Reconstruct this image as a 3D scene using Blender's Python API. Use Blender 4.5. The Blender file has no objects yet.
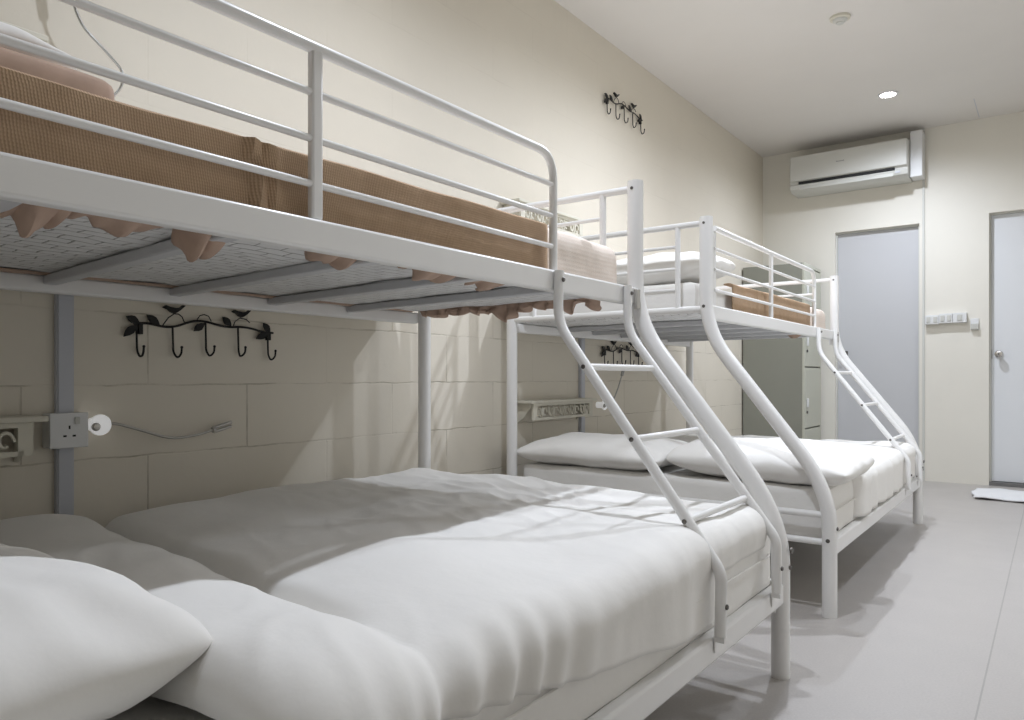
import bpy, bmesh, math, random
from mathutils import Vector, Matrix, noise
random.seed(7)
PI = math.pi
SC = bpy.context.scene
COL = SC.collection

# ------------------------------------------------------------------ camera, world, lights, exposure
YAW, CX, CH, FPX = 0.637, 2.0815, 0.81, 733.8
cam_d = bpy.data.cameras.new('camera')
cam = bpy.data.objects.new('camera', cam_d); COL.objects.link(cam)
cam.location = (CX, 0, CH); cam.rotation_euler = (PI/2, 0, YAW)
cam_d.sensor_width = 36; cam_d.lens = FPX/1024*36
cam_d.shift_y = 17.44/1024; cam_d.clip_start = 0.02
SC.camera = cam
w = bpy.data.worlds.new('world'); SC.world = w; w.use_nodes = True
w.node_tree.nodes['Background'].inputs[0].default_value = (0.9, 0.95, 1, 1)
w.node_tree.nodes['Background'].inputs[1].default_value = 0.3
vs = SC.view_settings
vs.view_transform = 'Standard'; vs.look = 'None'; vs.gamma = 1; vs.use_curve_mapping = False
vs.exposure = 0.7
ZC = 2.76; YF = 6.55; XR = 2.95; YB = -1.7
DOWN = [(1.158, 5.597, 62), (1.158, 3.50, 68), (1.158, 1.62, 50), (1.158, -0.7, 10)]  # only the first is in view; the other three are added for brightness
ADDED_AISLE = [(2.25, 3.3, 50)]  # unseen extra downlight, added to brighten the room from the aisle side
def spot(x, y, pw, colr=(0.855, 0.93, 1.07)):
    l = bpy.data.lights.new('downlight_bulb', 'SPOT'); l.energy = pw*1.0
    l.spot_size = math.radians(164); l.spot_blend = 1.0
    l.shadow_soft_size = 0.035
    l.color = colr
    o = bpy.data.objects.new('downlight_bulb', l); COL.objects.link(o)
    o.location = (x, y, ZC-0.035)
    return o

# ------------------------------------------------------------------ materials
def mat(name, col, rough=0.6, metal=0.0, bump=None, spec=0.5, mottle=None, sheen=0):
    m = bpy.data.materials.new(name); m.use_nodes = True
    nt = m.node_tree; b = nt.nodes['Principled BSDF']
    b.inputs['Base Color'].default_value = (*col, 1)
    b.inputs['Roughness'].default_value = rough
    b.inputs['Metallic'].default_value = metal
    b.inputs['Specular IOR Level'].default_value = spec
    if sheen: b.inputs['Sheen Weight'].default_value = sheen
    tc = nt.nodes.new('ShaderNodeTexCoord')
    if mottle:
        sc, amt = mottle
        n = nt.nodes.new('ShaderNodeTexNoise'); n.inputs['Scale'].default_value = sc; n.inputs['Detail'].default_value = 5
        nt.links.new(tc.outputs['Object'], n.inputs['Vector'])
        r = nt.nodes.new('ShaderNodeMix'); r.data_type = 'RGBA'
        r.inputs[6].default_value = (*[c*(1-amt) for c in col], 1)
        r.inputs[7].default_value = (*[min(1, c*(1+amt)) for c in col], 1)
        nt.links.new(n.outputs['Fac'], r.inputs[0]); nt.links.new(r.outputs[2], b.inputs['Base Color'])
    if bump:
        sc, st, ds = bump
        n = nt.nodes.new('ShaderNodeTexNoise'); n.inputs['Scale'].default_value = sc; n.inputs['Detail'].default_value = 4
        nt.links.new(tc.outputs['Object'], n.inputs['Vector'])
        bp = nt.nodes.new('ShaderNodeBump'); bp.inputs['Strength'].default_value = st; bp.inputs['Distance'].default_value = ds
        nt.links.new(n.outputs['Fac'], bp.inputs['Height']); nt.links.new(bp.outputs[0], b.inputs['Normal'])
    return m
class NT:
    """small helper for node wiring"""
    def __init__(s, m): s.t = m.node_tree; s.b = s.t.nodes['Principled BSDF']
    def n(s, ty, **kw):
        x = s.t.nodes.new(ty)
        for k, v in kw.items(): setattr(x, k, v)
        return x
    def l(s, a, b): s.t.links.new(a, b)
    def math(s, op, a, b=None, c=None, clamp=False):
        x = s.n('ShaderNodeMath', operation=op, use_clamp=clamp)
        for i, v in enumerate((a, b, c)):
            if v is None: continue
            if hasattr(v, 'links'): s.l(v, x.inputs[i])
            else: x.inputs[i].default_value = v
        return x.outputs[0]
    def mix(s, f, a, b):
        x = s.n('ShaderNodeMix', data_type='RGBA')
        for i, v in ((0, f), (6, a), (7, b)):
            if hasattr(v, 'links'): s.l(v, x.inputs[i])
            elif i == 0: x.inputs[0].default_value = v
            else: x.inputs[i].default_value = (*v, 1)
        return x.outputs[2]
    def noise(s, vec, scale, detail=4, rough=0.5):
        x = s.n('ShaderNodeTexNoise'); x.inputs['Scale'].default_value = scale
        x.inputs['Detail'].default_value = detail; x.inputs['Roughness'].default_value = rough
        s.l(vec, x.inputs['Vector']); return x.outputs['Fac']

def block_wall(name, col, axis='Y'):
    m = mat(name, col, 0.55, spec=0.35); t = NT(m)
    tc = t.n('ShaderNodeTexCoord'); sp = t.n('ShaderNodeSeparateXYZ'); t.l(tc.outputs['Object'], sp.inputs[0])
    cb = t.n('ShaderNodeCombineXYZ')
    wob = t.noise(tc.outputs['Object'], 9, 3)
    wz = t.math('MULTIPLY_ADD', wob, 0.014, -0.007)
    t.l(t.math('SUBTRACT', sp.outputs[axis], 0.425), cb.inputs[0])
    t.l(t.math('ADD', t.math('SUBTRACT', sp.outputs['Z'], 0.189), wz), cb.inputs[1])
    br = t.n('ShaderNodeTexBrick'); t.l(cb.outputs[0], br.inputs['Vector'])
    br.offset = 0.5
    br.inputs['Scale'].default_value = 1; br.inputs['Brick Width'].default_value = 0.64
    br.inputs['Row Height'].default_value = 0.2; br.inputs['Mortar Size'].default_value = 0.0032
    br.inputs['Mortar Smooth'].default_value = 0.6
    # dirt sits only in stretches of the joints, and the joints high up are painted shut
    dn = t.noise(tc.outputs['Object'], 3.2, 5, 0.7)
    dirt = t.n('ShaderNodeMapRange'); t.l(dn, dirt.inputs[0])
    dirt.inputs[1].default_value = 0.44; dirt.inputs[2].default_value = 0.66
    dirt.inputs[3].default_value = 0.10; dirt.inputs[4].default_value = 1.0
    hz = t.n('ShaderNodeMapRange'); t.l(sp.outputs['Z'], hz.inputs[0])
    hz.inputs[1].default_value = 1.0; hz.inputs[2].default_value = 1.25
    hz.inputs[3].default_value = 1.0; hz.inputs[4].default_value = 0.16
    mort = t.math('MULTIPLY', br.outputs['Fac'], hz.outputs[0])
    f = t.math('MULTIPLY', t.math('MULTIPLY', mort, dirt.outputs[0]), 0.65, clamp=True)
    blotch = t.noise(tc.outputs['Object'], 1.7, 6, 0.6)
    base = t.mix(blotch, [c*0.93 for c in col], [min(1, c*1.05) for c in col])
    t.l(t.mix(f, base, (col[0]*0.42, col[1]*0.38, col[2]*0.32)), t.b.inputs['Base Color'])
    rough = t.noise(tc.outputs['Object'], 60, 3)
    broad = t.noise(tc.outputs['Object'], 6, 3)
    h = t.math('MULTIPLY_ADD', rough, 0.12, t.math('MULTIPLY', broad, 0.5))
    h = t.math('SUBTRACT', h, t.math('MULTIPLY', t.math('MULTIPLY', mort, dirt.outputs[0]), 1.3))
    bp = t.n('ShaderNodeBump'); bp.inputs['Strength'].default_value = 0.55; bp.inputs['Distance'].default_value = 0.004
    t.l(h, bp.inputs['Height']); t.l(bp.outputs[0], t.b.inputs['Normal'])
    return m

M = {}
M['wall'] = block_wall('cream painted block', (0.77, 0.71, 0.60))
M['wall_far'] = mat('cream plaster', (0.82, 0.785, 0.70), 0.5, bump=(7, 0.2, 0.01), mottle=(2.5, 0.04))
M['ceiling'] = mat('white ceiling paint', (0.80, 0.765, 0.72), 0.7, mottle=(3, 0.03))
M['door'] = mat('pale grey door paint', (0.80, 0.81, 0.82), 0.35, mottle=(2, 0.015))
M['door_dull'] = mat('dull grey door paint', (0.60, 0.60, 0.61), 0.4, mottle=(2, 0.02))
M['jamb'] = mat('cream door frame', (0.66, 0.655, 0.61), 0.5)
M['steel'] = mat('white powder coated steel', (0.88, 0.865, 0.84), 0.28, spec=0.55, mottle=(9, 0.02))
M['steel_grey'] = mat('grey painted steel slats', (0.62, 0.62, 0.63), 0.4)
M['bolt'] = mat('dark zinc bolt', (0.16, 0.15, 0.14), 0.35, 0.9)
M['chrome'] = mat('chrome', (0.6, 0.6, 0.6), 0.18, 1.0)
M['grey_metal'] = mat('dull grey metal', (0.50, 0.485, 0.46), 0.35, 0.7)
M['iron'] = mat('black wrought iron', (0.012, 0.011, 0.010), 0.5, spec=0.3)
M['sheet'] = mat('white cotton', (0.90, 0.875, 0.83), 0.85, bump=(24, 0.35, 0.008), spec=0.2, sheen=0.1)
M['duvet'] = mat('white duvet cotton', (0.90, 0.875, 0.83), 0.85, bump=(16, 0.22, 0.008), spec=0.2, sheen=0.1)
M['pillow'] = mat('white pillow cotton', (0.90, 0.875, 0.83), 0.85, bump=(20, 0.2, 0.006), spec=0.2, sheen=0.1)
M['plastic'] = mat('white plastic', (0.78, 0.78, 0.77), 0.35)
M['plastic_lav'] = mat('pale grey conduit plastic', (0.57, 0.58, 0.62), 0.5)
M['hole'] = mat('dark hole', (0.02, 0.02, 0.02), 0.8)
M['ac'] = mat('ivory plastic', (0.62, 0.615, 0.57), 0.4)
M['ac_mark'] = mat('grey print', (0.2, 0.2, 0.21), 0.5)
M['locker'] = mat('sage grey locker steel', (0.28, 0.28, 0.235), 0.45, mottle=(4, 0.03))  # body colour darkened for its shaded side; same steel as the doors
M['locker_door'] = mat('pale sage locker door', (0.56, 0.56, 0.47), 0.45)  # lighter copy of the body steel, for the lit front
M['shelf'] = mat('aged cream painted wood', (0.70, 0.665, 0.56), 0.65, mottle=(14, 0.1), bump=(40, 0.2, 0.003))
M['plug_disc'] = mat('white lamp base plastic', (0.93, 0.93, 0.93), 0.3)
_e = M['plug_disc'].node_tree.nodes['Principled BSDF']; _e.inputs['Emission Color'].default_value = (1, 1, 1, 1); _e.inputs['Emission Strength'].default_value = 0.16  # faint emission added so the base disc looks brighter
M['tuck'] = mat('rust brown thin blanket', (0.52, 0.37, 0.285), 0.9, mottle=(30, 0.2))
M['dark'] = mat('threshold stone', (0.17, 0.165, 0.16), 0.6)
M['mat'] = mat('white towelling', (0.82, 0.82, 0.82), 0.95, bump=(90, 0.6, 0.004), spec=0.1)
M['knob_skin'] = mat('brushed steel knob', (0.55, 0.53, 0.50), 0.25, 1.0)

def floor_mat():
    col = (0.485, 0.45, 0.42)
    m = mat('speckled vinyl floor', col, 0.42, spec=0.4); t = NT(m)
    tc = t.n('ShaderNodeTexCoord'); ob = tc.outputs['Object']
    sp = t.n('ShaderNodeSeparateXYZ'); t.l(ob, sp.inputs[0])
    fine = t.noise(ob, 170, 2); mid = t.noise(ob, 2.2, 5, 0.65)
    c = t.mix(fine, [q*0.86 for q in col], [q*1.13 for q in col])
    c2 = t.mix(t.math('MULTIPLY', mid, 0.35), c, (0.36, 0.345, 0.315))
    # seam between the two vinyl strips
    d = t.math('ABSOLUTE', t.math('SUBTRACT', sp.outputs['X'], 1.93))
    seam = t.math('LESS_THAN', d, 0.0022)
    c3 = t.mix(t.math('MULTIPLY', seam, 0.45), c2, (0.2, 0.19, 0.17))
    t.l(c3, t.b.inputs['Base Color'])
    r = t.math('MULTIPLY_ADD', mid, 0.25, 0.28); t.l(r, t.b.inputs['Roughness'])
    bp = t.n('ShaderNodeBump'); bp.inputs['Strength'].default_value = 0.2; bp.inputs['Distance'].default_value = 0.001
    t.l(fine, bp.inputs['Height']); t.l(bp.outputs[0], t.b.inputs['Normal'])
    return m
M['floor'] = floor_mat()

def woven(name, c1, c2, sy=0.006, sz=0.008):
    m = mat(name, c1, 0.9, spec=0.15); t = NT(m)
    tc = t.n('ShaderNodeTexCoord'); sp = t.n('ShaderNodeSeparateXYZ'); t.l(tc.outputs['Object'], sp.inputs[0])
    ob = tc.outputs['Object']; wb = t.noise(ob, 40, 2)
    y = t.math('MULTIPLY_ADD', wb, 0.004, sp.outputs['Y'])
    row = t.math('FLOOR', t.math('DIVIDE', sp.outputs['Z'], sz))
    a = t.math('SINE', t.math('ADD', t.math('MULTIPLY', y, 2*PI/sy), t.math('MULTIPLY', row, PI*0.35)))
    b = t.math('SINE', t.math('MULTIPLY', sp.outputs['Z'], 2*PI/sz))
    k = t.math('ADD', t.math('MULTIPLY', a, 0.24), t.math('MULTIPLY', b, 0.08))
    k = t.math('ADD', k, t.math('MULTIPLY', t.noise(ob, 22, 4), 0.5))
    k = t.math('ADD', k, 0.25, clamp=True)
    t.l(t.mix(k, c1, c2), t.b.inputs['Base Color'])
    bp = t.n('ShaderNodeBump'); bp.inputs['Strength'].default_value = 0.6; bp.inputs['Distance'].default_value = 0.002
    t.l(k, bp.inputs['Height']); t.l(bp.outputs[0], t.b.inputs['Normal'])
    return m
M['woven'] = woven('brown woven cloth', (0.41, 0.275, 0.175), (0.70, 0.51, 0.35), 0.0042, 0.0052)
M['peach'] = woven('peach ribbed blanket', (0.84, 0.70, 0.59), (0.97, 0.89, 0.81), 0.0045, 0.012)

def quilt_mat():
    m = mat('white quilted ticking', (0.70, 0.69, 0.67), 0.8, spec=0.2); t = NT(m)
    tc = t.n('ShaderNodeTexCoord'); ob = tc.outputs['Object']
    sp = t.n('ShaderNodeSeparateXYZ'); t.l(ob, sp.inputs[0]); cb = t.n('ShaderNodeCombineXYZ')
    t.l(t.math('MULTIPLY_ADD', t.noise(ob, 14, 3), 0.022, sp.outputs['Y']), cb.inputs[0])
    n2 = t.n('ShaderNodeTexNoise'); n2.inputs['Scale'].default_value = 9
    t.l(ob, n2.inputs['Vector']); t.l(t.math('MULTIPLY_ADD', n2.outputs['Fac'], 0.03, sp.outputs['X']), cb.inputs[1])
    v = t.n('ShaderNodeTexBrick'); t.l(cb.outputs[0], v.inputs['Vector'])
    v.inputs['Scale'].default_value = 1; v.inputs['Brick Width'].default_value = 0.062; v.inputs['Row Height'].default_value = 0.034
    v.inputs['Mortar Size'].default_value = 0.0022; v.inputs['Mortar Smooth'].default_value = 1.0
    mr = t.n('ShaderNodeMapRange'); t.l(v.outputs['Fac'], mr.inputs[0])
    mr.inputs[3].default_value = 1.0; mr.inputs[4].default_value = 0.0
    t.l(t.mix(mr.outputs[0], (0.50, 0.47, 0.45), (0.86, 0.85, 0.83)), t.b.inputs['Base Color'])
    bp = t.n('ShaderNodeBump'); bp.inputs['Strength'].default_value = 0.9; bp.inputs['Distance'].default_value = 0.005
    t.l(mr.outputs[0], bp.inputs['Height']); t.l(bp.outputs[0], t.b.inputs['Normal'])
    return m
M['quilt'] = quilt_mat()

def emis(name, col, st):
    m = bpy.data.materials.new(name); m.use_nodes = True
    b = m.node_tree.nodes['Principled BSDF']
    b.inputs['Emission Color'].default_value = (*col, 1); b.inputs['Emission Strength'].default_value = st
    return m
M['bulb'] = emis('lit downlight lens', (1, 0.98, 0.95), 25)

# ------------------------------------------------------------------ mesh helpers
def obj(name, bm, m, parent=None, smooth=True, bevel=0, loc=None, sharp=38):
    me = bpy.data.meshes.new(name)
    bmesh.ops.recalc_face_normals(bm, faces=bm.faces)
    bm.to_mesh(me); bm.free()
    if smooth:
        for p in me.polygons: p.use_smooth = True
        if sharp: me.set_sharp_from_angle(angle=math.radians(sharp))
    if isinstance(m, (list, tuple)):
        for q in m: me.materials.append(q)
    else: me.materials.append(m)
    o = bpy.data.objects.new(name, me); COL.objects.link(o)
    if parent: o.parent = parent
    if loc: o.location = loc
    if bevel:
        b = o.modifiers.new('bevel', 'BEVEL'); b.width = bevel; b.segments = 2; b.limit_method = 'ANGLE'; b.angle_limit = math.radians(40)
    return o
def tag(o, label=None, cat=None, group=None, kind=None):
    if label: o['label'] = label
    if cat: o['category'] = cat
    if group: o['group'] = group
    if kind: o['kind'] = kind
    return o
def thing(name, label, cat, loc=(0, 0, 0), group=None):
    o = bpy.data.objects.new(name, None); COL.objects.link(o); o.location = loc
    o.empty_display_size = 0.1
    return tag(o, label, cat, group)
def struct(name, bm, m, bevel=0, parent=None, smooth=False):
    o = obj(name, bm, m, parent, smooth, bevel)
    if not parent: o['kind'] = 'structure'
    return o
def box(bm, x0, x1, y0, y1, z0, z1, mi=0):
    vs_ = [bm.verts.new((x, y, z)) for x in (x0, x1) for y in (y0, y1) for z in (z0, z1)]
    for q in ((0, 1, 3, 2), (4, 6, 7, 5), (0, 4, 5, 1), (2, 3, 7, 6), (0, 2, 6, 4), (1, 5, 7, 3)):
        f = bm.faces.new([vs_[i] for i in q]); f.material_index = mi
    return bm
def boxes(*bs):
    bm = bmesh.new()
    for b in bs: box(bm, *b)
    return bm
def smooth_path(pts, rad=0.05, n=6):
    """round the corners of a polyline"""
    pts = [Vector(p) for p in pts]
    if len(pts) < 3: return pts
    out = [pts[0]]
    for i in range(1, len(pts)-1):
        a, p, b = pts[i-1], pts[i], pts[i+1]
        r = min(rad, (a-p).length*0.48, (b-p).length*0.48)
        s = p + (a-p).normalized()*r; e = p + (b-p).normalized()*r
        for k in range(n+1):
            t = k/n
            out.append(s*(1-t)**2 + p*2*t*(1-t) + e*t*t)
    out.append(pts[-1])
    return out
def tube(bm, pts, r, seg=12, caps=True, flat=(1, 1)):
    """sweep a circle (radius or list of radii) along a path"""
    pts = [Vector(p) for p in pts]
    n = len(pts); rr = r if isinstance(r, (list, tuple)) else [r]*n
    rings = []; up = None
    for i, p in enumerate(pts):
        t = (pts[min(i+1, n-1)] - pts[max(i-1, 0)]).normalized()
        if up is None:
            up = Vector((0, 0, 1)) if abs(t.z) < 0.9 else Vector((0, 1, 0))
        up = (up - t*up.dot(t)).normalized()
        sd = t.cross(up)
        rings.append([bm.verts.new(p + (up*math.cos(a)*flat[0] + sd*math.sin(a)*flat[1])*rr[i])
                      for a in [2*PI*k/seg for k in range(seg)]])
    for a, b in zip(rings, rings[1:]):
        for k in range(seg):
            bm.faces.new((a[k], a[(k+1) % seg], b[(k+1) % seg], b[k]))
    if caps:
        bm.faces.new(rings[0][::-1]); bm.faces.new(rings[-1])
    return bm
def T(pts, r, seg=12, flat=(1, 1)): return tube(bmesh.new(), pts, r, seg, True, flat)
def lathe(bm, prof, axis='Z', seg=24, c=(0, 0, 0)):
    rings = []
    for r, h in prof:
        ring = []
        for k in range(seg):
            a = 2*PI*k/seg; u, v = r*math.cos(a), r*math.sin(a)
            p = {'Z': (u, v, h), 'X': (h, u, v), 'Y': (v, h, u)}[axis]
            ring.append(bm.verts.new(Vector(p)+Vector(c)))
        rings.append(ring)
    for a, b in zip(rings, rings[1:]):
        for k in range(seg): bm.faces.new((a[k], a[(k+1) % seg], b[(k+1) % seg], b[k]))
    bm.faces.new(rings[0][::-1]); bm.faces.new(rings[-1])
    return bm
def poly(bm, pts, x0, x1):
    """extrude a polygon given in (y,z) along X"""
    a = [bm.verts.new((x0, y, z)) for y, z in pts]; b = [bm.verts.new((x1, y, z)) for y, z in pts]
    bm.faces.new(a); bm.faces.new(b[::-1])
    for i in range(len(pts)):
        j = (i+1) % len(pts); bm.faces.new((a[i], a[j], b[j], b[i]))
    return bm
def copy_tree(o, parent=None):
    c = o.copy(); COL.objects.link(c)
    if parent: c.parent = parent
    for ch in list(o.children): copy_tree(ch, c)
    return c
N = lambda x, y, z=0.0: noise.noise(Vector((x, y, z)))
def rbox(x0, x1, y0, y1, z0, z1, R=0.04, n=(26, 46, 8), amp=0.0, fr=6, seed=0):
    """soft box: gridded, corners rounded, gently uneven"""
    bm = bmesh.new(); nx, ny, nz = n
    idx = {}
    def vert(i, j, k):
        if (i, j, k) in idx: return idx[(i, j, k)]
        p = Vector((x0+(x1-x0)*i/nx, y0+(y1-y0)*j/ny, z0+(z1-z0)*k/nz))
        q = Vector((min(max(p.x, x0+R), x1-R), min(max(p.y, y0+R), y1-R), min(max(p.z, z0+R), z1-R)))
        d = p-q
        if d.length > 1e-6:
            nrm = d.normalized(); p = q + nrm*min(R, d.length if d.length < R else R)
            p += nrm*amp*N(p.x*fr+seed, p.y*fr, p.z*fr*1.5)
        idx[(i, j, k)] = bm.verts.new(p); return idx[(i, j, k)]
    def face(*q): bm.faces.new([vert(*a) for a in q])
    for i in range(nx):
        for j in range(ny):
            face((i, j, 0), (i, j+1, 0), (i+1, j+1, 0), (i+1, j, 0))
            face((i, j, nz), (i+1, j, nz), (i+1, j+1, nz), (i, j+1, nz))
    for i in range(nx):
        for k in range(nz):
            face((i, 0, k), (i+1, 0, k), (i+1, 0, k+1), (i, 0, k+1))
            face((i, ny, k), (i, ny, k+1), (i+1, ny, k+1), (i+1, ny, k))
    for j in range(ny):
        for k in range(nz):
            face((0, j, k), (0, j, k+1), (0, j+1, k+1), (0, j+1, k))
            face((nx, j, k), (nx, j+1, k), (nx, j+1, k+1), (nx, j, k+1))
    return bm

# ------------------------------------------------------------------ the room
struct('floor', boxes((-0.1, XR+0.1, YB-0.1, YF+0.5, -0.08, 0)), M['floor'])
struct('ceiling', boxes((-0.1, XR+0.1, YB-0.1, YF+0.5, ZC, ZC+0.08)), M['ceiling'])
struct('wall_left', boxes((-0.12, 0, YB-0.1, YF+0.1, 0, ZC)), M['wall'])
struct('wall_right', boxes((XR, XR+0.12, YB-0.1, YF+0.5, 0, ZC)), M['wall_far'])
struct('wall_back', boxes((0, XR, YB-0.12, YB, 0, ZC)), M['wall_far'])
D1 = (0.601, 1.224, 2.022); D2 = (1.684, 2.45, 2.043)
bm = boxes((0, D1[0], YF, YF+0.2, 0, ZC), (D1[0], D1[1], YF, YF+0.2, D1[2], ZC), (D1[1], D2[0], YF, YF+0.2, 0, ZC),
           (D2[0], D2[1], YF, YF+0.2, D2[2], ZC), (D2[1], XR, YF, YF+0.2, 0, ZC))
struct('wall_far', bm, M['wall_far'])
# doors, set back in their openings
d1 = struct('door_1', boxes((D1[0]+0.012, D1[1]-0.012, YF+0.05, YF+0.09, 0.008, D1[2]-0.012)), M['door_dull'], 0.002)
obj('door_frame', boxes((D1[0], D1[0]+0.012, YF+0.03, YF+0.11, 0, D1[2]), (D1[1]-0.012, D1[1], YF+0.03, YF+0.11, 0, D1[2]),
    (D1[0]+0.012, D1[1]-0.012, YF+0.03, YF+0.11, D1[2]-0.012, D1[2])), M['jamb'], d1, False)
# coat hook on door 1: plate and two prongs
hk = bmesh.new(); box(hk, 0.666, 0.690, YF+0.044, YF+0.05, 0.985, 1.03)
tube(hk, smooth_path([(0.676, YF+0.044, 1.0), (0.666, YF+0.018, 0.975), (0.658, YF-0.004, 0.985), (0.656, YF-0.012, 1.02)], 0.015), 0.004, 8)
tube(hk, smooth_path([(0.680, YF+0.044, 1.0), (0.690, YF+0.018, 0.975), (0.698, YF-0.004, 0.985), (0.700, YF-0.012, 1.02)], 0.015), 0.004, 8)
obj('coat_hook', hk, M['bolt'], d1)
d2 = struct('door_2', boxes((D2[0]+0.012, D2[1]-0.012, YF+0.055, YF+0.095, 0.03, D2[2]-0.012)), M['door'], 0.002)
obj('door_frame', boxes((D2[0], D2[0]+0.012, YF+0.03, YF+0.11, 0, D2[2]), (D2[1]-0.012, D2[1], YF+0.03, YF+0.11, 0, D2[2]),
    (D2[0]+0.012, D2[1]-0.012, YF+0.03, YF+0.11, D2[2]-0.012, D2[2])), M['jamb'], d2, False)
kb = obj('door_knob', lathe(bmesh.new(), [(0.004, 0.0), (0.026, -0.001), (0.027, -0.006), (0.013, -0.011), (0.011, -0.03), (0.022, -0.036), (0.027, -0.05), (0.022, -0.063), (0.008, -0.067)],
    'Y', 24, (1.745, YF+0.055, 0.985)), M['knob_skin'], d2)
obj('keyhole', lathe(bmesh.new(), [(0.003, 0), (0.005, -0.001), (0.005, -0.003), (0.001, -0.0035)], 'Y', 10, (1.745, YF-0.013, 0.985)), M['hole'], kb)
obj('latch_plate', boxes((1.697, 1.702, YF+0.0535, YF+0.055, 0.95, 1.02)), M['grey_metal'], d2, False)
struct('trim_1', boxes((D2[0]+0.0, D2[1], YF+0.001, YF+0.14, 0.0, 0.026)), M['dark'])
# thin vertical cable cover on the far wall beside the narrow door and door stops
struct('trim_2', boxes((1.246, 1.262, YF-0.012, YF, 0, ZC)), M['jamb'], 0.002)
# behind the doors: the wall's back, so nothing shows through the gaps
struct('trim_3', boxes((D1[0], D1[1], YF+0.15, YF+0.2, 0, D1[2]), (D2[0], D2[1], YF+0.15, YF+0.2, 0, D2[2])), M['dark'])

# ------------------------------------------------------------------ ceiling fittings
def downlight(x, y, pw, label, soft=0.035):
    t = thing('ceiling_downlight', label, 'ceiling light', (x, y, ZC), 'round recessed downlights')
    obj('trim_ring', lathe(bmesh.new(), [(0.046, -0.002), (0.050, -0.008), (0.062, -0.007), (0.066, 0.0), (0.046, 0.0)], 'Z', 32), M['plastic'], t)
    obj('lens', lathe(bmesh.new(), [(0.001, -0.009), (0.034, -0.009), (0.046, -0.002), (0.046, -0.001), (0.001, -0.001)], 'Z', 32), M['bulb'], t)
    l = spot(x, y, pw); l.data.shadow_soft_size = soft
    return t
labels = ['round lit downlight in the ceiling in front of the air conditioner', 'round recessed downlight overhead beside the farther bunk bed',
          'round recessed downlight overhead above the nearer bunk bed', 'round recessed downlight at the back end of the room']
for (x, y, pw), lb in zip(DOWN, labels): downlight(x, y, pw, lb)
al = ['round recessed downlight overhead on the aisle side, opposite the gap between the beds']
for (x, y, pw), lb in zip(ADDED_AISLE, al): downlight(x, y, pw, lb, 0.12)
t = thing('smoke_detector', 'small round white smoke detector on the ceiling', 'smoke detector', (1.147, 4.247, ZC))
obj('base', lathe(bmesh.new(), [(0.02, 0), (0.052, 0), (0.052, -0.012), (0.046, -0.016), (0.02, -0.016)], 'Z', 32), M['shelf'], t)
obj('sensor_head', lathe(bmesh.new(), [(0.038, -0.016), (0.036, -0.022), (0.030, -0.026), (0.022, -0.030), (0.02, -0.036), (0.004, -0.037)], 'Z', 28), M['ac'], t)
# ceiling hatch seam
struct('trim_4', boxes((1.623, 1.628, 6.05, 6.50, ZC-0.0015, ZC)), M['plastic_lav'])

# ------------------------------------------------------------------ air conditioner
t = thing('air_conditioner', 'ivory wall-mounted split air conditioner high above the narrow door', 'air conditioner', (0.74, YF, 2.35))
hw = 0.4375
bm = bmesh.new()
prof = [(0, 0.0), (0, 0.295), (-0.20, 0.295), (-0.235, 0.285), (-0.25, 0.26), (-0.252, 0.085), (-0.232, 0.078), (-0.232, 0.062), (-0.246, 0.055), (-0.236, 0.022), (-0.19, 0.0)]
a = [bm.verts.new((-hw, y, z)) for y, z in prof]; b = [bm.verts.new((hw, y, z)) for y, z in prof]
bm.faces.new(a); bm.faces.new(b[::-1])
for i in range(len(prof)):
    j = (i+1) % len(prof); bm.faces.new((a[i], a[j], b[j], b[i]))
obj('housing', bm, M['ac'], t, True, 0.004)
obj('front_panel', boxes((-hw+0.004, hw-0.004, -0.262, -0.252, 0.086, 0.289)), M['ac'], t, True, 0.006)
obj('air_slot', boxes((-hw+0.07, hw-0.09, -0.2475, -0.232, 0.060, 0.079)), M['hole'], t, False)
fl = boxes((-hw+0.075, hw-0.1, -0.008, 0.0, 0.0, 0.042))
fo = obj('louvre_flap', fl, M['ac'], t, True, 0.003, (0, -0.240, 0.012))
fo.rotation_euler = (math.radians(-12), 0, 0)
mk = bmesh.new()
for i in range(9):
    hh = 0.008 if i in (0, 8) else 0.006
    box(mk, -0.072+i*0.0068, -0.072+i*0.0068+0.0046, -0.2635, -0.262, 0.192, 0.192+hh)
obj('printed_mark', mk, M['ac_mark'], t, False)
ind = boxes((0.35, 0.385, -0.2475, -0.244, 0.035, 0.048)); obj('indicator_panel', ind, M['plastic_lav'], t, False)
tk = obj('pipe_duct', boxes((1.180, 1.264, YF-0.15, YF, 2.36, 2.715)), M['plastic'], None, True, 0.004)
tag(tk, 'white boxed pipe cover beside the air conditioner', 'pipe cover')

# ------------------------------------------------------------------ switches on the far wall
for i, (x0, x1, z0, z1, lb) in enumerate([(1.268, 1.362, 1.222, 1.292, 'left one of three joined white switch boxes on far wall'),
        (1.364, 1.452, 1.228, 1.300, 'middle one of three joined white switch boxes on far wall'),
        (1.454, 1.545, 1.228, 1.302, 'right one of three joined white switch boxes on far wall')]):
    t = thing('wall_switch', lb, 'switch', ((x0+x1)/2, YF, z0), 'row of white switch boxes by the doors')
    wd = (x1-x0)/2; h = z1-z0
    obj('back_box', boxes((-wd, wd, -0.04, 0, 0, h)), M['plastic'], t, True, 0.003)
    obj('face_plate', boxes((-wd, wd, -0.047, -0.0405, 0, h)), M['plastic'], t, True, 0.002)
    if i < 2:
        for s in (-0.5, 0.5): obj('rocker', boxes((wd*s-0.013, wd*s+0.013, -0.053, -0.047, h*0.2, h*0.8)), M['ac'], t, True, 0.002)
    else: obj('rocker', boxes((-0.016, 0.016, -0.053, -0.047, h*0.2, h*0.8)), M['ac'], t, True, 0.002)
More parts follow.
